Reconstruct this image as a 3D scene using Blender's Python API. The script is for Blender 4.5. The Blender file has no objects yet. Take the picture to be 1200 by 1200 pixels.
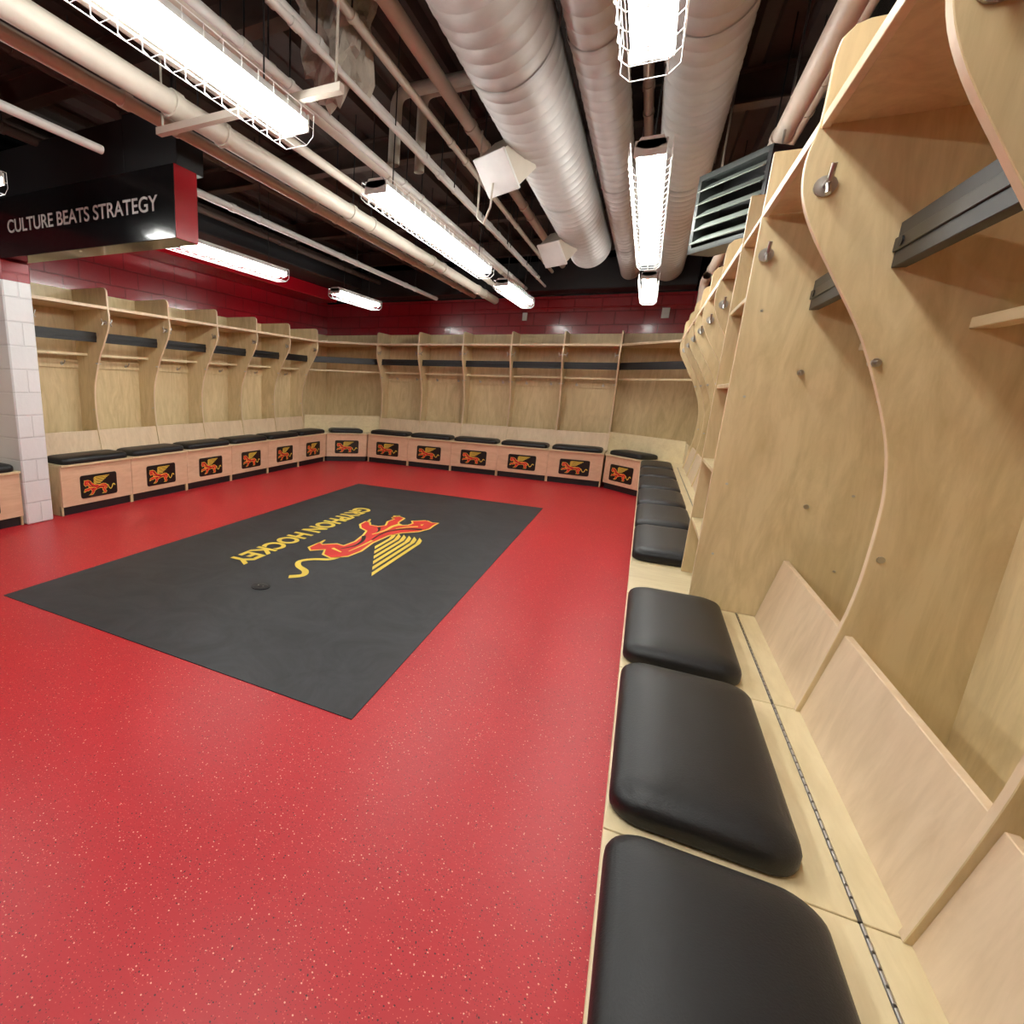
import bpy, bmesh, math, random
from mathutils import Matrix, Vector, noise
random.seed(3)
scene=bpy.context.scene
COL=scene.collection
# ------------------------------------------------------------ dimensions
H=1.4
HS=.509; ZT=2.265; DEP=.80; ZS=2.07
XR=.047; XL=-4.8975; YB=8.716
XWR=XR+DEP+.02; XWL=XL-DEP-.02; YW=YB+DEP+.02; YF=-2.2; CEIL=3.65
FP=.025   # bench front panel recess under the lid
# ------------------------------------------------------------ materials
def srgb(r,g,b):
    f=lambda c:(c/255/12.92) if c/255<=.04045 else ((c/255+.055)/1.055)**2.4
    return (f(r),f(g),f(b),1)
def newmat(n):
    m=bpy.data.materials.new(n); m.use_nodes=True
    nt=m.node_tree; return m,nt,nt.nodes['Principled BSDF']
def N(nt,t,**k):
    n=nt.nodes.new(t)
    for a,b in k.items(): setattr(n,a,b)
    return n
def simple(n,col,rough=.5,metal=0,bump=0,bscale=40,var=.06,spec=None,coat=0):
    m,nt,b=newmat(n); L=nt.links
    tc=N(nt,'ShaderNodeTexCoord'); no=N(nt,'ShaderNodeTexNoise'); no.inputs['Scale'].default_value=bscale*.25; no.inputs['Detail'].default_value=4
    L.new(tc.outputs['Object'],no.inputs['Vector'])
    mx=N(nt,'ShaderNodeMix',data_type='RGBA')
    c=Vector(col[:3]); mx.inputs[6].default_value=(*(c*(1-var*2)),1); mx.inputs[7].default_value=(*[min(1,q) for q in c*(1+var*2)],1)
    L.new(no.outputs['Fac'],mx.inputs[0]); L.new(mx.outputs[2],b.inputs['Base Color'])
    b.inputs['Roughness'].default_value=rough; b.inputs['Metallic'].default_value=metal
    if spec is not None: b.inputs['Specular IOR Level'].default_value=spec
    if coat: b.inputs['Coat Weight'].default_value=coat; b.inputs['Coat Roughness'].default_value=.08
    if bump:
        n2=N(nt,'ShaderNodeTexNoise'); n2.inputs['Scale'].default_value=bscale; n2.inputs['Detail'].default_value=3
        L.new(tc.outputs['Object'],n2.inputs['Vector'])
        bp=N(nt,'ShaderNodeBump'); bp.inputs['Strength'].default_value=bump; bp.inputs['Distance'].default_value=.01
        L.new(n2.outputs['Fac'],bp.inputs['Height']); L.new(bp.outputs['Normal'],b.inputs['Normal'])
    return m
def wood(n,c1,c2,rough=.36,sc=(3,3,.7)):
    m,nt,b=newmat(n); L=nt.links
    tc=N(nt,'ShaderNodeTexCoord'); oi=N(nt,'ShaderNodeObjectInfo')
    add=N(nt,'ShaderNodeVectorMath',operation='ADD'); ml=N(nt,'ShaderNodeMath',operation='MULTIPLY'); ml.inputs[1].default_value=17
    L.new(oi.outputs['Random'],ml.inputs[0]); L.new(tc.outputs['Object'],add.inputs[0]); L.new(ml.outputs[0],add.inputs[1])
    mp=N(nt,'ShaderNodeMapping'); mp.inputs['Scale'].default_value=sc; L.new(add.outputs[0],mp.inputs[0])
    n1=N(nt,'ShaderNodeTexNoise'); n1.inputs['Scale'].default_value=2.6; n1.inputs['Detail'].default_value=7; n1.inputs['Roughness'].default_value=.65; n1.inputs['Distortion'].default_value=1.8
    L.new(mp.outputs[0],n1.inputs['Vector'])
    mp2=N(nt,'ShaderNodeMapping'); mp2.inputs['Scale'].default_value=(sc[0]*9,sc[1]*9,sc[2]*6); L.new(add.outputs[0],mp2.inputs[0])
    n2=N(nt,'ShaderNodeTexNoise'); n2.inputs['Scale'].default_value=2; n2.inputs['Detail'].default_value=3; L.new(mp2.outputs[0],n2.inputs['Vector'])
    mm=N(nt,'ShaderNodeMath',operation='MULTIPLY_ADD'); mm.inputs[1].default_value=.22; L.new(n2.outputs['Fac'],mm.inputs[0])
    m3=N(nt,'ShaderNodeMath',operation='MULTIPLY'); m3.inputs[1].default_value=.78; L.new(n1.outputs['Fac'],m3.inputs[0]); L.new(m3.outputs[0],mm.inputs[2])
    cr=N(nt,'ShaderNodeValToRGB'); cr.color_ramp.elements[0].position=.28; cr.color_ramp.elements[0].color=c1; cr.color_ramp.elements[1].position=.6; cr.color_ramp.elements[1].color=c2
    L.new(mm.outputs[0],cr.inputs[0]); L.new(cr.outputs[0],b.inputs['Base Color'])
    b.inputs['Roughness'].default_value=rough
    return m
M_WOOD=wood('maple_plywood',srgb(194,170,124),srgb(223,202,158))
M_FRONT=wood('maple_front_panel',srgb(208,170,138),srgb(226,191,158),sc=(.7,3,3))
M_EDGE=wood('plywood_edge',srgb(206,178,144),srgb(226,200,168))
M_LID=wood('maple_lid',srgb(210,190,146),srgb(231,214,174),sc=(.7,3,3))
M_BLACK=simple('black_plastic',(.010,.010,.011),.45)
M_TOE=simple('black_toe_kick',(.008,.008,.009),.5)
M_VINYL=simple('black_vinyl',(.008,.008,.009),.43,bump=.10,bscale=260,spec=.42)
M_METAL=simple('brushed_nickel',(.55,.53,.5),.3,1)
M_HINGE=simple('piano_hinge_steel',(.16,.15,.14),.4,.9)
M_LRED=simple('logo_red',srgb(215,45,38),.5)
M_LYEL=simple('logo_yellow',srgb(240,208,80),.5)
M_LBLK=simple('logo_black_panel',(.006,.006,.006),.35)
M_WHITE=simple('white_paint',(.72,.72,.70),.45)
M_CREAM=simple('cream_pipe_paint',srgb(198,190,176),.45,bump=.1,bscale=30)
M_PINK=simple('beige_pipe_paint',srgb(194,176,160),.45)
M_GALV=simple('galvanised_duct',(.49,.48,.465),.55,.3,bump=.05,bscale=60,var=.06)
M_BEAMBLK=simple('gloss_black_paint',(.008,.008,.009),.16,bump=.05,bscale=14,coat=.4)
M_MATBLK=simple('flat_black_paint',(.012,.012,.013),.5)
M_REDP=simple('gloss_red_paint',srgb(150,10,24),.22,bump=.05,bscale=12,coat=.4)
M_BROWN=simple('ceiling_brown',srgb(66,54,48),.7,bump=.2,bscale=20,var=.15)
M_BROWN2=simple('ceiling_joist_brown',srgb(74,58,50),.6,var=.15)
M_ROUGH=simple('fireproofing_grey',srgb(178,170,158),.95,bump=1,bscale=30,var=.2)
M_DKGREY=simple('dark_grey_frame',srgb(62,66,64),.5)
M_SLAT=simple('louver_slat_paint',srgb(150,158,150),.45)
def emit(n,col,s):
    m,nt,b=newmat(n); b.inputs['Base Color'].default_value=(.9,.9,.9,1); b.inputs['Emission Color'].default_value=col; b.inputs['Emission Strength'].default_value=s; return m
M_TUBE=emit('fluorescent_tube',(.975,.985,.945,1),41)
def floor_mat():
    m,nt,b=newmat('red_speckled_rubber'); L=nt.links
    tc=N(nt,'ShaderNodeTexCoord'); no=N(nt,'ShaderNodeTexNoise'); no.inputs['Scale'].default_value=1.3; no.inputs['Detail'].default_value=5
    L.new(tc.outputs['Object'],no.inputs['Vector'])
    mx=N(nt,'ShaderNodeMix',data_type='RGBA'); mx.inputs[6].default_value=srgb(176,23,35); mx.inputs[7].default_value=srgb(194,33,44); L.new(no.outputs['Fac'],mx.inputs[0])
    cur=mx.outputs[2]
    for sc,th,pick,col in ((100,.22,.87,srgb(238,178,150)),(95,.24,.85,srgb(70,8,14)),(170,.28,.76,srgb(218,96,84)),(190,.28,.70,srgb(112,14,24))):
        v=N(nt,'ShaderNodeTexVoronoi'); v.inputs['Scale'].default_value=sc; L.new(tc.outputs['Object'],v.inputs['Vector'])
        lt=N(nt,'ShaderNodeMath',operation='LESS_THAN'); lt.inputs[1].default_value=th; L.new(v.outputs['Distance'],lt.inputs[0])
        sp=N(nt,'ShaderNodeSeparateColor'); L.new(v.outputs['Color'],sp.inputs[0])
        gt=N(nt,'ShaderNodeMath',operation='GREATER_THAN'); gt.inputs[1].default_value=pick; L.new(sp.outputs[0],gt.inputs[0])
        mu=N(nt,'ShaderNodeMath',operation='MULTIPLY'); L.new(lt.outputs[0],mu.inputs[0]); L.new(gt.outputs[0],mu.inputs[1])
        m2=N(nt,'ShaderNodeMix',data_type='RGBA'); L.new(mu.outputs[0],m2.inputs[0]); L.new(cur,m2.inputs[6]); m2.inputs[7].default_value=col; cur=m2.outputs[2]
    L.new(cur,b.inputs['Base Color']); b.inputs['Roughness'].default_value=.40
    n2=N(nt,'ShaderNodeTexNoise'); n2.inputs['Scale'].default_value=90; L.new(tc.outputs['Object'],n2.inputs['Vector'])
    bp=N(nt,'ShaderNodeBump'); bp.inputs['Strength'].default_value=.15; bp.inputs['Distance'].default_value=.003; L.new(n2.outputs['Fac'],bp.inputs['Height']); L.new(bp.outputs['Normal'],b.inputs['Normal'])
    return m
M_FLOOR=floor_mat()
def mat_mat():
    m,nt,b=newmat('charcoal_rubber_mat'); L=nt.links
    tc=N(nt,'ShaderNodeTexCoord')
    a=N(nt,'ShaderNodeTexNoise'); a.inputs['Scale'].default_value=2.5; a.inputs['Detail'].default_value=9; a.inputs['Roughness'].default_value=.75; a.inputs['Distortion'].default_value=1.5
    L.new(tc.outputs['Object'],a.inputs['Vector'])
    cr=N(nt,'ShaderNodeValToRGB'); e=cr.color_ramp.elements; e[0].position=.3; e[0].color=srgb(27,28,31); e[1].position=.78; e[1].color=srgb(60,61,65)
    L.new(a.outputs['Fac'],cr.inputs[0]); L.new(cr.outputs[0],b.inputs['Base Color']); b.inputs['Roughness'].default_value=.5; b.inputs['Specular IOR Level'].default_value=.45
    return m
M_MAT=mat_mat()
def block_mat(n,col,axis,rough=.4,coat=0,upper=None,zsplit=None,mort=.65,bd=.008):
    m,nt,b=newmat(n); L=nt.links
    tc=N(nt,'ShaderNodeTexCoord'); sp=N(nt,'ShaderNodeSeparateXYZ'); cb=N(nt,'ShaderNodeCombineXYZ')
    L.new(tc.outputs['Object'],sp.inputs[0]); L.new(sp.outputs[0 if axis=='y' else 1],cb.inputs[0]); L.new(sp.outputs[2],cb.inputs[1])
    br=N(nt,'ShaderNodeTexBrick'); br.inputs['Scale'].default_value=1; br.inputs['Brick Width'].default_value=.4; br.inputs['Row Height'].default_value=.2; br.inputs['Mortar Size'].default_value=.008; br.inputs['Mortar Smooth'].default_value=.4
    L.new(cb.outputs[0],br.inputs['Vector'])
    bp=N(nt,'ShaderNodeBump',invert=True); bp.inputs['Strength'].default_value=1; bp.inputs['Distance'].default_value=bd; L.new(br.outputs['Fac'],bp.inputs['Height'])
    n2=N(nt,'ShaderNodeTexNoise'); n2.inputs['Scale'].default_value=25; L.new(tc.outputs['Object'],n2.inputs['Vector'])
    b2=N(nt,'ShaderNodeBump'); b2.inputs['Strength'].default_value=.15; b2.inputs['Distance'].default_value=.01; L.new(n2.outputs['Fac'],b2.inputs['Height']); L.new(bp.outputs['Normal'],b2.inputs['Normal'])
    L.new(b2.outputs['Normal'],b.inputs['Normal'])
    b.inputs['Roughness'].default_value=rough; b.inputs['Coat Weight'].default_value=coat; b.inputs['Coat Roughness'].default_value=.1
    mx=N(nt,'ShaderNodeMix',data_type='RGBA'); mx.inputs[6].default_value=col
    if upper:
        gt=N(nt,'ShaderNodeMath',operation='GREATER_THAN'); gt.inputs[1].default_value=zsplit; L.new(sp.outputs[2],gt.inputs[0])
        mx.inputs[7].default_value=upper; L.new(gt.outputs[0],mx.inputs[0])
    else: mx.inputs[0].default_value=0
    m3=N(nt,'ShaderNodeMix',data_type='RGBA',blend_type='MULTIPLY'); m3.inputs[7].default_value=(mort,mort,mort,1); L.new(br.outputs['Fac'],m3.inputs[0]); L.new(mx.outputs[2],m3.inputs[6]); L.new(m3.outputs[2],b.inputs['Base Color'])
    return m
RED=srgb(142,11,25); BLK=(.01,.01,.011,1)
M_WB=block_mat('red_block_wall_y',RED,'y',.25,.4,BLK,2.84)
M_WX=block_mat('red_block_wall_x',RED,'x',.25,.4,BLK,2.86)
M_PIER=block_mat('white_block_pier',(.80,.82,.82,1),'x',.4,.1,RED,2.13,.92,.004)
# ------------------------------------------------------------ mesh builder
class MB:
    def __init__(s): s.v=[];s.f=[];s.m=[];s.s=[];s.mats=[];s.xf=Matrix.Identity(4)
    def mi(s,m):
        if m not in s.mats: s.mats.append(m)
        return s.mats.index(m)
    def add(s,vs,fs,m,smooth=False):
        o=len(s.v); s.v+=[s.xf@Vector(p) for p in vs]; k=m if isinstance(m,list) else [m]*len(fs)
        for f,mm in zip(fs,k): s.f.append([i+o for i in f]); s.m.append(s.mi(mm)); s.s.append(smooth)
    def box(s,x0,x1,y0,y1,z0,z1,m):
        s.add([(x,y,z) for x in (x0,x1) for y in (y0,y1) for z in (z0,z1)],[(0,1,3,2),(4,6,7,5),(0,4,5,1),(2,3,7,6),(0,2,6,4),(1,5,7,3)],m)
    def prism(s,poly,axis,t0,t1,m,mside=None):
        n=len(poly); mside=mside or m
        P=lambda p,t:(t,p[0],p[1]) if axis=='x' else ((p[0],t,p[1]) if axis=='y' else (p[0],p[1],t))
        vs=[P(p,t0) for p in poly]+[P(p,t1) for p in poly]
        fs=[list(range(n))[::-1],list(range(n,2*n))]+[(i,(i+1)%n,(i+1)%n+n,i+n) for i in range(n)]
        s.add(vs,fs,[m,m]+[mside]*n)
    def cyl(s,p0,p1,r,m,n=12,smooth=True,caps=True):
        p0=Vector(p0);p1=Vector(p1);d=(p1-p0).normalized(); u=d.orthogonal().normalized(); w=d.cross(u)
        vs=[];
        for p in (p0,p1):
            for i in range(n):
                a=2*math.pi*i/n+math.pi/4; vs.append(p+(u*math.cos(a)+w*math.sin(a))*r)
        s.add(vs,[(i,(i+1)%n,(i+1)%n+n,i+n) for i in range(n)],m,smooth)
        if caps: s.add(vs,[list(range(n))[::-1],list(range(n,2*n))],m)
    def wire(s,pts,r,m,n=4):
        for a,b in zip(pts,pts[1:]): s.cyl(a,b,r,m,n,n>4,n>4)
    def obj(s,name,parent=None,bevel=0,link=True):
        me=bpy.data.meshes.new(name); me.from_pydata([tuple(v) for v in s.v],[],s.f)
        for m in s.mats: me.materials.append(m)
        for p,mi,sm in zip(me.polygons,s.m,s.s): p.material_index=mi; p.use_smooth=sm
        bm=bmesh.new(); bm.from_mesh(me); bmesh.ops.recalc_face_normals(bm,faces=bm.faces); bm.to_mesh(me); bm.free()
        if not link: return me
        return mkobj(name,me,parent,bevel)
def mkobj(name,me,parent=None,bevel=0):
    o=bpy.data.objects.new(name,me); COL.objects.link(o)
    if parent: o.parent=parent
    if bevel:
        b=o.modifiers.new('bevel','BEVEL'); b.width=bevel; b.segments=1; b.limit_method='ANGLE'; b.angle_limit=math.radians(50)
    return o
def empty(name,mat=None):
    o=bpy.data.objects.new(name,None); o.empty_display_size=.2; COL.objects.link(o)
    if mat is not None: o.matrix_world=mat
    return o
# ------------------------------------------------------------ gryphon artwork
G_RED=[(.3,3.2),(.55,3.65),(.4,4.0),(.95,3.95),(1.6,4.0),(2.3,3.7),(2.9,3.0),(3.6,2.6),(5.0,2.45),(6.2,2.6),(7.0,2.45),(7.5,1.9),(7.3,1.35),(6.75,1.0),(7.15,.45),(6.9,.15),(6.2,.15),(6.35,.45),(5.95,1.0),(6.0,1.5),(5.2,1.65),(4.2,1.45),(3.5,1.2),(3.2,.6),(2.7,.2),(2.1,.15),(2.2,.4),(2.6,.7),(2.6,1.3),(2.2,1.6),(1.5,1.3),(.9,1.4),(.7,1.1),(.35,1.35),(.5,1.75),(1.4,1.85),(1.9,2.2),(1.6,2.7),(1.1,2.8),(.8,2.5)]
def ribbon(pts,w0,w1):
    L=[];R=[];n=len(pts)
    for i,p in enumerate(pts):
        a=Vector(pts[max(0,i-1)]);b=Vector(pts[min(n-1,i+1)]);d=(b-a).normalized();nn=Vector((-d.y,d.x));w=w0+(w1-w0)*i/(n-1)
        L.append(tuple(Vector(p)+nn*w));R.append(tuple(Vector(p)-nn*w))
    return [[L[i],L[i+1],R[i+1],R[i]] for i in range(n-1)]
def catmull(P,k=4):
    out=[]
    for i in range(len(P)-1):
        p0=Vector(P[max(0,i-1)]);p1=Vector(P[i]);p2=Vector(P[i+1]);p3=Vector(P[min(len(P)-1,i+2)])
        for j in range(k):
            t=j/k; v=.5*((2*p1)+(p2-p0)*t+(2*p0-5*p1+4*p2-p3)*t*t+(3*p1-p0-3*p2+p3)*t**3); out.append((v.x,v.y))
    out.append(P[-1]); return out
G_YEL=[]
G_YEL+=[q for q in ribbon(G_RED+[G_RED[0]],.12,.12)]
G_YEL+=ribbon(catmull([(7.2,2.2),(7.7,2.0),(8.0,1.35),(8.45,.95),(8.9,1.25),(9.2,1.9),(9.6,2.1),(9.95,1.7)],4),.10,.15)
G_YEL+=ribbon([(.9,1.3),(.3,1.0),(.1,1.3)],.12,.05)+ribbon([(2.2,.3),(1.6,.1)],.12,.05)+ribbon([(6.3,.2),(5.7,.1)],.12,.05)
for i in range(6):
    b=4.72-.33*i; a0=3.2-.02*i; a1=8.4-.55*i
    G_YEL.append([(a0,b-.45),(a0+.35,b-.12),(a0+.8,b),(a1,b),(a1-.3,b-.19),(a0+.95,b-.19),(a0+.55,b-.3)])
# black gaps and yellow strokes that break up the red body
G_GAP=ribbon(catmull([(1.9,3.75),(2.2,3.0),(2.7,2.45),(3.4,2.15),(4.6,2.2)]),.13,.04)+ribbon(catmull([(4.3,1.5),(4.9,1.85),(5.7,1.95),(6.4,1.6)]),.12,.04)+ribbon([(2.7,1.4),(3.1,1.7),(3.7,1.85)],.1,.03)
G_IN=[ribbon(catmull([(1.6,2.2),(2.2,2.0),(3.0,2.0),(3.9,1.75)]),.15,.05),ribbon(catmull([(1.55,3.3),(1.95,2.8),(2.5,2.4)]),.09,.05),ribbon([(6.5,1.2),(6.75,1.9)],.08,.04),ribbon(catmull([(4.7,2.3),(5.6,2.25),(6.5,2.15)]),.07,.03)]
def gryphon(mb,fn):
    add=lambda P,l,m: mb.add([fn(a,b,l) for a,b in P],[list(range(len(P)))],m)
    for P in G_YEL: add(P,1,M_LYEL)
    add(G_RED,2,M_LRED)
    for P in G_GAP: add(P,3,M_LBLK)
    for R in G_IN:
        for P in R: add(P,4,M_LYEL)
    add([(1.0,3.4),(1.35,3.45),(1.2,3.25)],4,M_LYEL)
# ------------------------------------------------------------ locker stall
CP=[(.467,HS),(.50,.68),(.53,.877),(.537,1.072),(.530,1.20),(.499,1.338),(.416,1.547),(.330,1.70),(.2625,1.818),(.230,1.90),(.222,1.98),(.236,2.07),(.237,2.20)]
PROFILE=catmull(CP)+[(.243,2.235),(.265,2.258),(.29,ZT),(DEP,ZT),(DEP,HS)]
def hook(mb,x,y,z,d):
    mb.cyl((x,y,z),(x+d*.006,y,z),.024,M_METAL,14)
    mb.cyl((x,y,z),(x+d*.045,y,z+.004),.007,M_METAL,8)
    mb.cyl((x+d*.04,y,z),(x+d*.055,y,z+.035),.006,M_METAL,8)
    mb.cyl((x+d*.03,y,z),(x+d*.05,y,z-.03),.006,M_METAL,8)
_c={}
def carcass(P,d0,d1):
    key=(P,d0,d1)
    if key in _c: return _c[key]
    mb=MB(); g=.002
    mb.box(0,P,.06,.08,0,.095,M_TOE)
    mb.box(g,P-g,FP,FP+.018,.09,HS-.02,M_FRONT)
    mb.box(0,.018,FP+.018,DEP,.0,HS-.02,M_WOOD); mb.box(P-.018,P,FP+.018,DEP,0,HS-.02,M_WOOD)
    mb.box(g,P-g,0,.4125,HS-.02,HS,M_LID)
    mb.box(g,P-g,.4125,.4195,HS-.018,HS+.001,M_HINGE)
    n=int(P/.03)
    for i in range(n): mb.cyl((g+i*.03+.002,.416,HS+.001),(g+i*.03+.026,.416,HS+.001),.0028,M_METAL,6)
    mb.box(g,P-g,.4195,DEP,HS-.02,HS,M_LID)
    mb.prism([(.478,HS),(.496,HS),(.548,.768),(.53,.768)],'x',.011,P-.011,M_LID,M_EDGE)
    mb.box(0,P,DEP-.012,DEP,HS,ZT,M_WOOD)
    mb.box(.011,P-.011,.25,DEP-.012,ZS-.018,ZS,M_WOOD)
    mb.box(.011,P-.011,.238,.256,ZS-.024,ZS+.006,M_EDGE)
    mb.box(.011,P-.011,.433,.462,1.717,1.819,M_BLACK); mb.box(.011,P-.011,.428,.433,1.752,1.784,M_LBLK)
    for xx in (.06,P-.06): mb.cyl((xx,.428,1.768),(xx,.425,1.768),.012,M_BLACK,10)
    mb.box(.011,P-.011,.60,.645,1.575,1.60,M_LID)
    mb.box(.011,P-.011,DEP-.03,DEP-.012,1.44,1.53,M_WOOD)
    for k in (.25,.75):
        xx=P*k; mb.cyl((xx,DEP-.03,1.485),(xx,DEP-.036,1.485),.02,M_METAL,10); mb.cyl((xx,DEP-.03,1.485),(xx,DEP-.08,1.49),.006,M_METAL,8); mb.cyl((xx,DEP-.075,1.49),(xx,DEP-.09,1.52),.006,M_METAL,8)
    for on,x in ((d0,0),(d1,P)):
        if on: mb.prism(PROFILE,'x',x-.011,x+.011,M_WOOD,M_EDGE)
    hook(mb,.0112,.27,1.915,1); hook(mb,P-.0112,.27,1.915,-1)
    for x,dd in ((.0112,1),(P-.0112,-1)):
        mb.cyl((x,.56,.993),(x+dd*.004,.56,.993),.009,M_METAL,10)
        mb.cyl((x,.45,1.495),(x+dd*.025,.45,1.495),.005,M_METAL,8); mb.cyl((x,.45,1.495),(x+dd*.004,.45,1.495),.011,M_METAL,10)
    _c[key]=mb.obj('stall_carcass',link=False); return _c[key]
_cu={}
def cushion(w,d):
    if (w,d) in _cu: return _cu[(w,d)]
    mb=MB(); R=.062; prof=[(.012,0),(.002,.006),(0,.014),(0,.036),(.004,.048),(.013,.058),(.03,.066),(.06,.072),(.10,.075),(.14,.076)]
    rings=[]
    for ins,z in prof:
        a=w/2-ins;b=d/2-ins;r=max(R-ins*.3,.02); r=min(r,a,b); ring=[]
        for cx,cy,a0 in ((a-r,b-r,0),(-a+r,b-r,90),(-a+r,-b+r,180),(a-r,-b+r,270)):
            for k in range(8):
                t=math.radians(a0+90*k/7); ring.append((cx+r*math.cos(t),cy+r*math.sin(t),z))
        rings.append(ring)
    n=len(rings[0]); vs=[p for r in rings for p in r]; fs=[]
    for i in range(len(rings)-1):
        for j in range(n): fs.append((i*n+j,i*n+(j+1)%n,(i+1)*n+(j+1)%n,(i+1)*n+j))
    fs.append(list(range((len(rings)-1)*n,len(rings)*n))); fs.append(list(range(n))[::-1])
    mb.add(vs,fs,M_VINYL,True); _cu[(w,d)]=mb.obj('seat_cushion',link=False); return _cu[(w,d)]
def rrect(w,h,r,k=5):
    P=[]
    for cx,cy,a0 in ((w/2-r,h/2-r,0),(-w/2+r,h/2-r,90),(-w/2+r,-h/2+r,180),(w/2-r,-h/2+r,270)):
        for i in range(k): t=math.radians(a0+90*i/(k-1)); P.append((cx+r*math.cos(t),cy+r*math.sin(t)))
    return P
mb=MB(); mb.prism(rrect(.43,.235,.025),'y',-.005,0,M_LBLK)
gryphon(mb,lambda a,b,l:((a-5)*.038,-.0052-.0005*l,(b-2.4)*.040))
LOGO=mb.obj('logo_panel',link=False)
def stall(mat,P,d0,d1,logo=True,cush=True,dx=0):
    e=empty('locker_stall',mat)
    mkobj('carcass',carcass(round(P,4),d0,d1),e,.0025)
    if cush:
        c=mkobj('seat_cushion',cushion(round(P-.07,4),.34),e); c.location=(P/2+dx,.174,HS)
    if logo:
        l=mkobj('logo_panel',LOGO,e); l.location=(P/2,FP,.262)
    return e
def frame(x,y,ang): return Matrix.Translation((x,y,0))@Matrix.Rotation(math.radians(ang),4,'Z')
PR=.773; yR=1.096
for k in (-3,-2,-1,0,1):
    y1=yR+(k+1)*PR; stall(frame(XR,y1,-90),PR,False,True,dx=.008)
Y3=3.166; NR=6
for k in range(NR): stall(frame(XR,Y3+(k+1)*PR,-90),PR,k==NR-1,k>0)
PL=.836; yL0=3.6574-PL/2
for k in range(6): stall(frame(XL,yL0+k*PL,90),PL,True,k==5)
for k in range(2): stall(frame(XL,2.865-.012-(k+1)*PL,90),PL,True,k==0)
PB=.779; xB0=-3.938-PB/2
for k in range(5): stall(frame(xB0+k*PB,YB,0),PB,True,k==4)
xB1=xB0+5*PB
# ------------------------------------------------------------ narrow shelf unit in right row
mb=MB(); y0=yR+2*PR+.001; y1=Y3-.001; xf=.2836
mb.box(XR+.06,XR+.08,y0,y1,0,.095,M_TOE); mb.box(XR+FP,XR+FP+.018,y0+.002,y1-.002,.09,HS-.02,M_FRONT)
mb.box(XR,XR+DEP,y0+.002,y1-.002,HS-.02,HS,M_LID)
for yy in (y0+.0005,y1-.0215):
    mb.prism([(xf,HS),(xf,ZT),(XR+DEP,ZT),(XR+DEP,HS)],'y',yy,yy+.021,M_WOOD,M_EDGE)
mb.box(XR+DEP-.012,XR+DEP,y0+.022,y1-.022,HS,ZT,M_WOOD)
for z in (.80,1.10,1.45,1.78,ZS): mb.box(xf+.004,XR+DEP-.012,y0+.022,y1-.022,z-.018,z,M_WOOD)
for z in (.75,1.05,1.4,1.72):
    for x in (.34,.74): mb.cyl((x,y0+.001,z),(x,y0-.002,z),.005,M_METAL,8)
mb.obj('shelf_unit',bevel=.002)
# ------------------------------------------------------------ corner units
def corner(A,B,C,sx):
    A=Vector(A);B=Vector(B);C=Vector(C)
    e=empty('corner_locker')
    mb=MB(); lid=[A,B,Vector((B.x,C.y)),C,Vector((C.x,A.y))]
    d=(B-A).normalized(); nin=Vector((-d.y,d.x))
    if nin.dot(C-A)<0: nin=-nin
    sh=lambda k:[A+nin*k,B+nin*k,Vector((B.x,C.y)),C,Vector((C.x,A.y))]
    T=lambda L:[(p.x,p.y) for p in L]
    mb.prism(T(sh(.06)),'z',0,.095,M_TOE); mb.prism(T(sh(FP)),'z',.09,HS-.02,M_FRONT)
    mb.prism(T(lid),'z',HS-.02,HS,M_LID)
    A2=Vector((A.x+sx*.237,A.y));B2=Vector((B.x,B.y+.237))
    mb.prism(T([A2,B2]+lid[2:]),'z',ZS-.018,ZS,M_WOOD)
    def band(off,th,z0,z1,m):
        a=Vector((A.x+sx*off,A.y));b=Vector((B.x,B.y+off)); dd=(b-a).normalized(); n=Vector((-dd.y,dd.x)); 
        if n.dot(C-a)<0: n=-n
        mb.prism(T([a,b,b+n*th,a+n*th]),'z',z0,z1,m)
    band(.237,.018,ZS-.024,ZS+.006,M_EDGE); band(.44,.03,1.717,1.819,M_BLACK); band(.49,.018,HS,.80,M_LID); band(.60,.04,1.575,1.6,M_LID)
    xa,xb=sorted((C.x,C.x-sx*.012)); mb.box(xa,xb,A.y,C.y,HS,ZT,M_WOOD)
    xa,xb=sorted((C.x-sx*.012,B.x)); mb.box(xa,xb,C.y-.012,C.y,HS,ZT,M_WOOD)
    mb.obj('carcass',e,.002)
    mid=(A+B)/2+nin*FP; ang=math.atan2(d.y,d.x)
    if Vector((-math.sin(ang),math.cos(ang))).dot(nin)<0: ang+=math.pi
    l=mkobj('logo_panel',LOGO,e); l.matrix_world=Matrix.Translation((mid.x,mid.y,.262))@Matrix.Rotation(ang,4,'Z')
    c=mkobj('seat_cushion',cushion(.6,.335),e); p=mid+nin*.165; c.matrix_world=Matrix.Translation((p.x,p.y,HS))@Matrix.Rotation(ang,4,'Z')
corner((XL,yL0+6*PL+.012),(xB0-.012,YB),(XL-DEP,YB+DEP),-1)
yRe=Y3+NR*PR
corner((XR,8.25),(xB1+.012,YB),(XR+DEP,YB+DEP),1)
mb=MB(); y2=8.245; mb.box(XR+FP,XR+DEP,yRe+.012,y2,.09,HS-.02,M_FRONT); mb.box(XR+.06,XR+DEP,yRe+.012,y2,0,.09,M_TOE); mb.box(XR,XR+DEP,yRe+.012,y2,HS-.02,HS,M_LID)
mb.box(XR+DEP-.012,XR+DEP,yRe+.012,y2,HS,ZT,M_WOOD); mb.box(XR+.237,XR+DEP-.012,yRe+.012,y2,ZS-.018,ZS,M_WOOD); mb.box(XR+.44,XR+.47,yRe+.012,y2,1.717,1.819,M_BLACK)
mb.box(XR+.49,XR+.508,yRe+.012,y2,HS,.78,M_LID)
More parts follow.
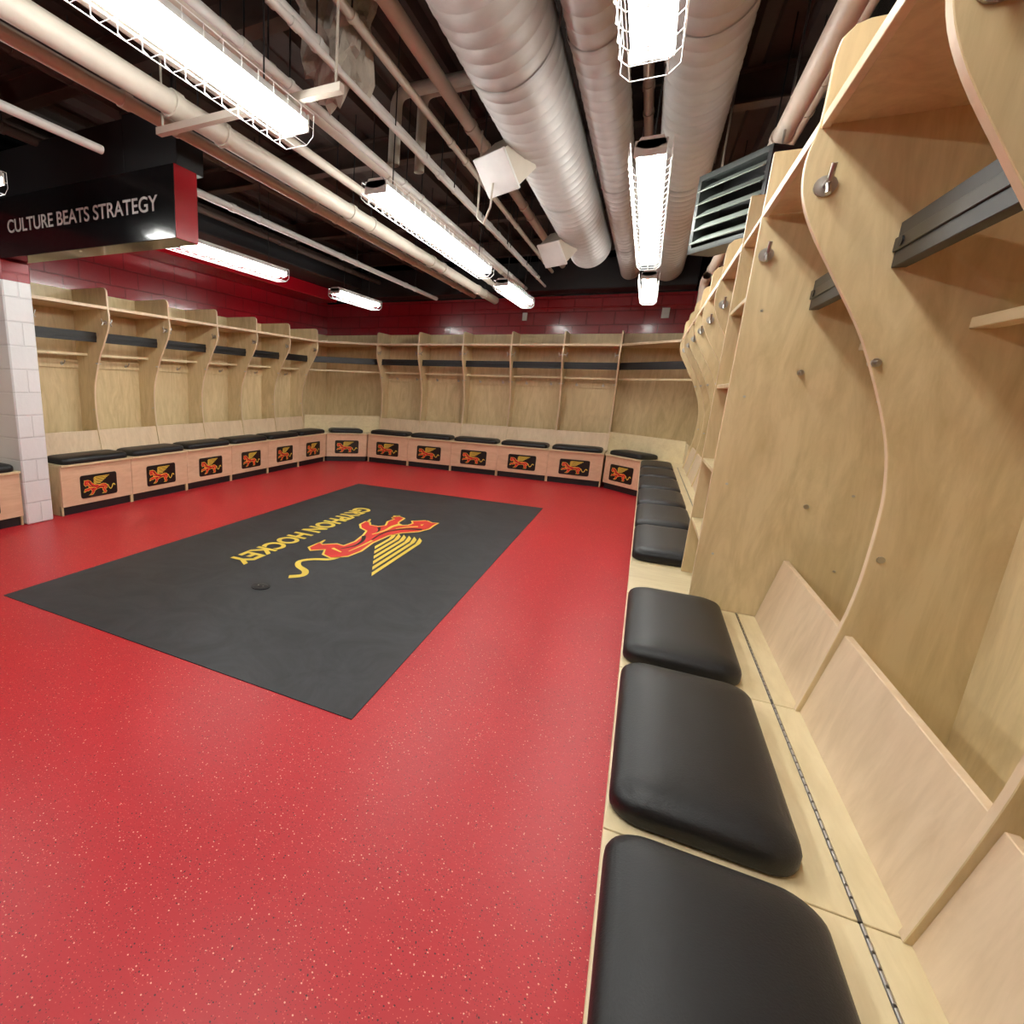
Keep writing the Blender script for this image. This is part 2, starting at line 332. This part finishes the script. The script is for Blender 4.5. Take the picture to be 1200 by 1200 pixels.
mb.obj('filler_bench',bevel=.002)
# ------------------------------------------------------------ room shell
def one(name,x0,x1,y0,y1,z0,z1,m,bevel=0):
    mb=MB(); mb.box(x0,x1,y0,y1,z0,z1,m); return mb.obj(name,bevel=bevel)
one('floor',XWL-.2,XWR+.2,YF-.2,YW+.2,-.1,0,M_FLOOR)
one('wall_back',XWL-.2,XWR+.2,YW,YW+.2,0,CEIL,M_WB)
one('wall_left',XWL-.2,XWL,YF,YW,0,CEIL,M_WX)
one('wall_right',XWR,XWR+.2,YF,YW,0,CEIL,M_WX)
one('wall_front',XWL-.2,XWR+.2,YF-.2,YF,0,CEIL,M_WB)
mb=MB(); mb.box(XWL-.2,XWR+.2,YF-.2,YW+.2,CEIL,CEIL+.15,M_BROWN)
x=XWL+.1
while x<XWR-.1:
    mb.prism([(x,CEIL+.001),(x+.03,CEIL-.05),(x+.11,CEIL-.05),(x+.14,CEIL+.001)],'y',YF,YW,M_BROWN); x+=.28
mb.obj('ceiling')
mb=MB()
for y in (-1.2,.9,3.0,5.1,7.2,9.1):
    mb.box(XWL,XWR,y-.06,y+.06,CEIL-.27,CEIL-.255,M_BROWN2); mb.box(XWL,XWR,y-.06,y+.06,CEIL-.065,CEIL-.05,M_BROWN2); mb.box(XWL,XWR,y-.006,y+.006,CEIL-.26,CEIL-.05,M_BROWN2)
mb.obj('ceiling_steel_joists')
one('trim_1',XWL+.001,XL-.35,3.14,YW-.46,2.80,3.0,M_REDP,.01)
one('trim_2',XWL+.001,XL+.15,3.14,YW-.46,3.0,3.2,M_MATBLK,.01)
one('bulkhead_back',XL-.3,XR+.35,YW-.45,YW-.001,2.86,3.28,M_MATBLK,.01)  # black bulkhead box along the back wall, above the lockers
one('wall_pier',XWL,XL,2.866,3.12,0,2.295,M_PIER,.012)
e=empty('sign_bulkhead')
mb=MB(); mb.box(XWL+.001,-2.935,2.9,3.11,2.297,2.745,M_BEAMBLK); mb.box(-2.935,-2.929,2.9,3.11,2.297,2.745,M_REDP); mb.obj('beam',e,.004)
def text(body,size,mat,M,width,parent,off=0,sy=1):
    c=bpy.data.curves.new('lettering','FONT'); c.body=body; c.size=size; c.align_x='CENTER'; c.align_y='CENTER'; c.extrude=.001; c.offset=off
    c.materials.append(mat); o=bpy.data.objects.new('lettering',c); COL.objects.link(o); bpy.context.view_layer.update()
    s=width/o.dimensions.x; o.parent=parent; o.matrix_world=M@Matrix.Diagonal((s,s*sy,1,1)); return o
text('CULTURE BEATS STRATEGY',.14,M_WHITE,Matrix.Translation((-3.94,2.897,2.52))@Matrix.Rotation(math.pi/2,4,'X'),1.70,e,.0015)
mb=MB(); mb.box(XWL+.001,-3.45,2.95,3.4,2.75,3.1,M_MATBLK); mb.box(-3.45,-2.95,2.95,3.2,2.75,3.12,M_MATBLK); mb.box(-3.46,-2.94,2.94,3.21,3.12,3.14,M_MATBLK)
for x in (-3.3,-3.1): mb.cyl((x,3.08,3.12),(x,3.08,CEIL),.012,M_MATBLK,8)
mb.obj('black_duct_box',bevel=.004)
# ------------------------------------------------------------ mat with logo, drain
e=empty('logo_floor_mat')
mb=MB(); mb.box(-3.43,-.916,1.805,6.686,0,.004,M_MAT); mb.obj('mat',e)
mb=MB(); gryphon(mb,lambda a,b,l:(-2.40+b*.166,5.31-a*.225,.0045+.0004*l)); mb.obj('gryphon_graphic',e)
text('GRYPHON HOCKEY',.25,M_LYEL,Matrix.Translation((-2.66,4.24,.0048))@Matrix.Rotation(-math.pi/2,4,'Z'),2.27,e,.008,1.05)
mb=MB(); mb.cyl((-2.17,2.81,.004),(-2.17,2.81,.009),.066,M_TOE,28); mb.cyl((-2.17,2.81,.009),(-2.17,2.81,.010),.05,M_LBLK,28)
for k in (-.02,.02): mb.cyl((-2.17+k,2.81,.010),(-2.17+k,2.81,.011),.006,M_METAL,8)
mb.obj('floor_outlet_cover')
# ------------------------------------------------------------ light fixtures
def fixture(x,y0,y1,z=2.54,guard=True):
    e=empty('fluorescent_light'); e.location=(x,(y0+y1)/2,z)
    mb=MB(); a=y0-(y0+y1)/2; b=-a
    mb.prism([(-.07,.035),(-.05,.075),(.05,.075),(.07,.035),(.02,.02),(-.02,.02)],'y',a,b,M_WHITE)
    for yy in (a,b-.012,-.01): mb.box(-.072,.072,yy,yy+.012,-.01,.06,M_WHITE)
    mb.obj('housing',e)
    mb=MB()
    for s in (-1,1): mb.cyl((s*.042,a+.02,0),(s*.042,b-.02,0),.016,M_TUBE,8,True,False)
    mb.obj('tubes',e)
    mb=MB()
    if guard:
        n=int((b-a)/.1)
        for i in range(n+1):
            y=a+(b-a)*i/n; mb.wire([(-.095,y,.06),(-.095,y,-.03),(-.06,y,-.06),(.06,y,-.06),(.095,y,-.03),(.095,y,.06)],.0017,M_WHITE)
        for xx,zz in ((-.095,.06),(-.095,-.0),(-.06,-.06),(0,-.06),(.06,-.06),(.095,-.0),(.095,.06)): mb.cyl((xx,a,zz),(xx,b,zz),.002,M_WHITE,4,False,False)
        mb.obj('wire_guard',e)
    mb=MB()
    for yy in (a+.25,b-.25): mb.cyl((0,yy,.075),(0,yy,CEIL-z),.004,M_BLACK,6)
    mb.obj('hanger_rods',e)
for X in (-1.646,-.154):
    for y0,y1 in ((-.15,2.42),(3.28,5.85),(6.6,8.1)): fixture(X,y0,y1)
fixture(-3.85,3.35,5.4); fixture(-3.85,6.6,7.85); fixture(-3.85,-.1,2.3)
# ------------------------------------------------------------ ducts
def duct(x,z,r,y0,y1):
    mb=MB(); n=40; pitch=.13; sub=[(0,0),(.44,0),(.47,.003),(.53,.003),(.56,0)]
    rows=[]; y=y0
    while y<y1:
        for f,dr in sub: rows.append((y+f*pitch,r+dr))
        y+=pitch
    vs=[];fs=[]
    for (yy,rr) in rows:
        for i in range(n+1):
            a=2*math.pi*i/n+math.pi/2; vs.append((x+rr*math.cos(a),yy+pitch*i/n,z+rr*math.sin(a)))
    for j in range(len(rows)-1):
        for i in range(n): o=j*(n+1)+i; fs.append((o,o+1,o+n+2,o+n+1))
    mb.add(vs,fs,M_GALV,True)
    mb.cyl((x,y1+pitch*.6,z),(x,y1+.25,z),r+.004,M_GALV,n)
    yy=y0+1.0
    while yy<y1:
        mb.cyl((x,yy,z),(x,yy+.03,z),r+.007,M_GALV,n,True,False); mb.cyl((x-r-.01,yy+.015,z),(x-r-.01,yy+.015,CEIL),.004,M_GALV,6); mb.cyl((x+r+.01,yy+.015,z),(x+r+.01,yy+.015,CEIL),.004,M_GALV,6); yy+=2.1
    return mb.obj('spiral_duct')
duct(-.855,3.08,.228,YF+.1,7.3); duct(-.45,3.07,.125,YF+.1,YW-.8); duct(.015,3.08,.177,YF+.1,YW-.8)
def register(x,y,z,s,yaw):
    mb=MB(); mb.xf=Matrix.Translation((x,y,z))@Matrix.Rotation(math.radians(yaw),4,'Z')@Matrix.Rotation(math.radians(48),4,'Y')
    mb.box(-s*.45,s*.45,-s*.45,s*.45,-.02,s*.7,M_CREAM); mb.box(-s*.5,s*.5,-s*.5,s*.5,-.04,-.02,M_WHITE)
    mb.obj('duct_register',bevel=.003)
register(-1.08,3.98,2.80,.27,60); register(-1.08,6.4,2.80,.27,60)
# ------------------------------------------------------------ pipes
def pipe(x,z,r,m,y0=YF,y1=None,hang=True):
    y1=y1 or YW-.46; mb=MB(); mb.cyl((x,y0,z),(x,y1,z),r,m,16)
    y=y0+.7
    while y<y1:
        mb.cyl((x,y,z),(x,y+.06,z),r*1.12+.002,m,16)
        if hang: mb.cyl((x,y+.4,z),(x,y+.4,CEIL),.005,M_MATBLK,6); mb.cyl((x,y+.385,z),(x,y+.415,z),r*1.1+.003,m,16)
        y+=1.9
    mb.obj('ceiling_pipe')
for a in ((-2.34,2.74,.055,M_CREAM),(-2.18,2.84,.03,M_CREAM),(-2.52,2.86,.022,M_WHITE),(-2.69,2.82,.035,M_PINK),(-2.02,2.98,.045,M_CREAM),(-1.88,2.90,.022,M_WHITE),(-1.72,3.05,.03,M_WHITE),(-1.52,3.12,.022,M_CREAM),(-1.38,3.2,.04,M_CREAM),(-1.60,2.92,.016,M_WHITE),(.475,2.86,.05,M_PINK),(.62,3.1,.03,M_PINK),(-.26,3.25,.03,M_CREAM)): pipe(*a)
pipe(-3.33,2.80,.028,M_WHITE,3.22); pipe(-2.86,2.6,.022,M_WHITE,YF,2.3,False); pipe(-4.4,3.1,.035,M_BROWN2); pipe(-3.6,3.25,.04,M_BROWN2); pipe(-5.0,3.35,.05,M_BROWN2)
def bent(name,pts,r,m):
    c=bpy.data.curves.new(name,'CURVE'); c.dimensions='3D'; c.bevel_depth=r; c.bevel_resolution=4
    s=c.splines.new('POLY'); P=[Vector(pts[0])]
    for i in range(1,len(pts)-1):
        p=Vector(pts[i]); a=(Vector(pts[i-1])-p).normalized(); b=(Vector(pts[i+1])-p).normalized(); q=r*2.2
        for t in range(7):
            t/=6; P.append((1-t)**2*(p+a*q)+2*t*(1-t)*p+t*t*(p+b*q))
    P.append(Vector(pts[-1])); s.points.add(len(P)-1)
    for k,p in enumerate(P): s.points[k].co=(*p,1)
    c.materials.append(m); o=bpy.data.objects.new(name,c); COL.objects.link(o); 
    for sp in c.splines: sp.use_smooth=True
    return o
bent('elbow_pipe',[(-1.96,4.2,3.02),(-1.96,4.2,3.5),(-1.15,4.2,3.5)],.045,M_CREAM)
bent('elbow_pipe',[(-1.83,4.4,3.02),(-1.83,4.4,3.56),(-1.15,4.4,3.56)],.04,M_CREAM)
bent('elbow_pipe',[(.43,8.0,2.78),(.43,8.4,2.78),(.43,8.4,2.3)],.045,M_PINK)
bent('electrical_conduit',[(-1.12,4.0,2.74),(-1.13,4.02,2.60),(-1.22,4.2,2.55),(-1.3,4.3,2.62),(-1.32,4.32,3.2)],.007,M_CREAM)
y=2.33
mb=MB(); mb.box(-2.45,-1.35,y-.02,y+.02,2.617,2.65,M_CREAM)
for x in (-2.42,-1.38): mb.cyl((x,y,2.65),(x,y,CEIL),.006,M_CREAM,6)
mb.obj('strut_channel')
me=bpy.data.meshes.new('fireproofing'); bm=bmesh.new(); bmesh.ops.create_icosphere(bm,subdivisions=4,radius=.19)
for v in bm.verts: v.co*=1+.7*noise.noise(v.co*9)+.3*noise.noise(v.co*25); v.co.z*=1.8
bm.to_mesh(me); bm.free(); me.materials.append(M_ROUGH); o=mkobj('fireproofing_patch',me); o.location=(-1.72,2.95,CEIL-.36)
# ------------------------------------------------------------ louvered unit
e=empty('louvered_vent'); 
p0=Vector((.099,4.31));p1=Vector((.409,3.906)); d=(p1-p0); W=d.length; ang=math.atan2(d.y,d.x)
Z0=2.275; hh=.445
e.matrix_world=Matrix.Translation((p0.x,p0.y,Z0))@Matrix.Rotation(ang,4,'Z')
mb=MB()
mb.box(0,W,0,.03,0,.03,M_DKGREY); mb.box(0,W,0,.03,hh-.03,hh,M_DKGREY); mb.box(0,.025,0,.16,0,hh,M_DKGREY); mb.box(W-.025,W,0,.16,0,hh,M_MATBLK); mb.box(0,W,.16,.18,0,hh,M_MATBLK); mb.box(0,W,0,.16,hh-.01,hh+.002,M_DKGREY); mb.box(0,W,0,.16,-.002,.01,M_DKGREY)
for i in range(5):
    z=.05+i*.075; mb.prism([(-.02,z),(-.016,z-.004),(.07,z+.05),(.066,z+.056)],'x',.025,W-.025,M_SLAT)
for x in (.05,W-.05): mb.cyl((x,.1,hh),(x,.1,CEIL-Z0),.006,M_METAL,6)
mb.obj('grille',e)
mb=MB(); mb.box(-1.98,-1.91,YW-.04,YW-.001,2.48,2.60,M_WHITE); mb.cyl((-1.945,YW-.02,2.6),(-1.945,YW-.02,2.85),.01,M_REDP,8); mb.obj('electrical_box',bevel=.003)
mb=MB(); mb.box(.02,.12,YW-.05,YW-.001,2.48,2.62,M_WHITE); mb.cyl((-3.0,YW-.02,2.66),(.7,YW-.02,2.66),.012,M_REDP,8); mb.obj('electrical_box',bevel=.003)
# ------------------------------------------------------------ world, camera
w=bpy.data.worlds.new('World'); scene.world=w; w.use_nodes=True; w.node_tree.nodes['Background'].inputs[0].default_value=(.02,.02,.02,1)
cam=bpy.data.cameras.new('camera'); co=bpy.data.objects.new('camera',cam); COL.objects.link(co)
yw,pt,rl=-.4801,.2366,-.0372
fw=Vector((math.sin(yw)*math.cos(pt),math.cos(yw)*math.cos(pt),-math.sin(pt))); r0=Vector((math.cos(yw),-math.sin(yw),0)); d0=fw.cross(r0)
rt=math.cos(rl)*r0+math.sin(rl)*d0; dn=-math.sin(rl)*r0+math.cos(rl)*d0
co.matrix_world=Matrix(((rt[0],-dn[0],-fw[0],0),(rt[1],-dn[1],-fw[1],0),(rt[2],-dn[2],-fw[2],H),(0,0,0,1)))
cam.sensor_width=36; cam.lens=631.0/1200*36; cam.shift_x=(600-415.17)/1200; cam.clip_start=.02
scene.camera=co
scene.view_settings.view_transform='Standard'
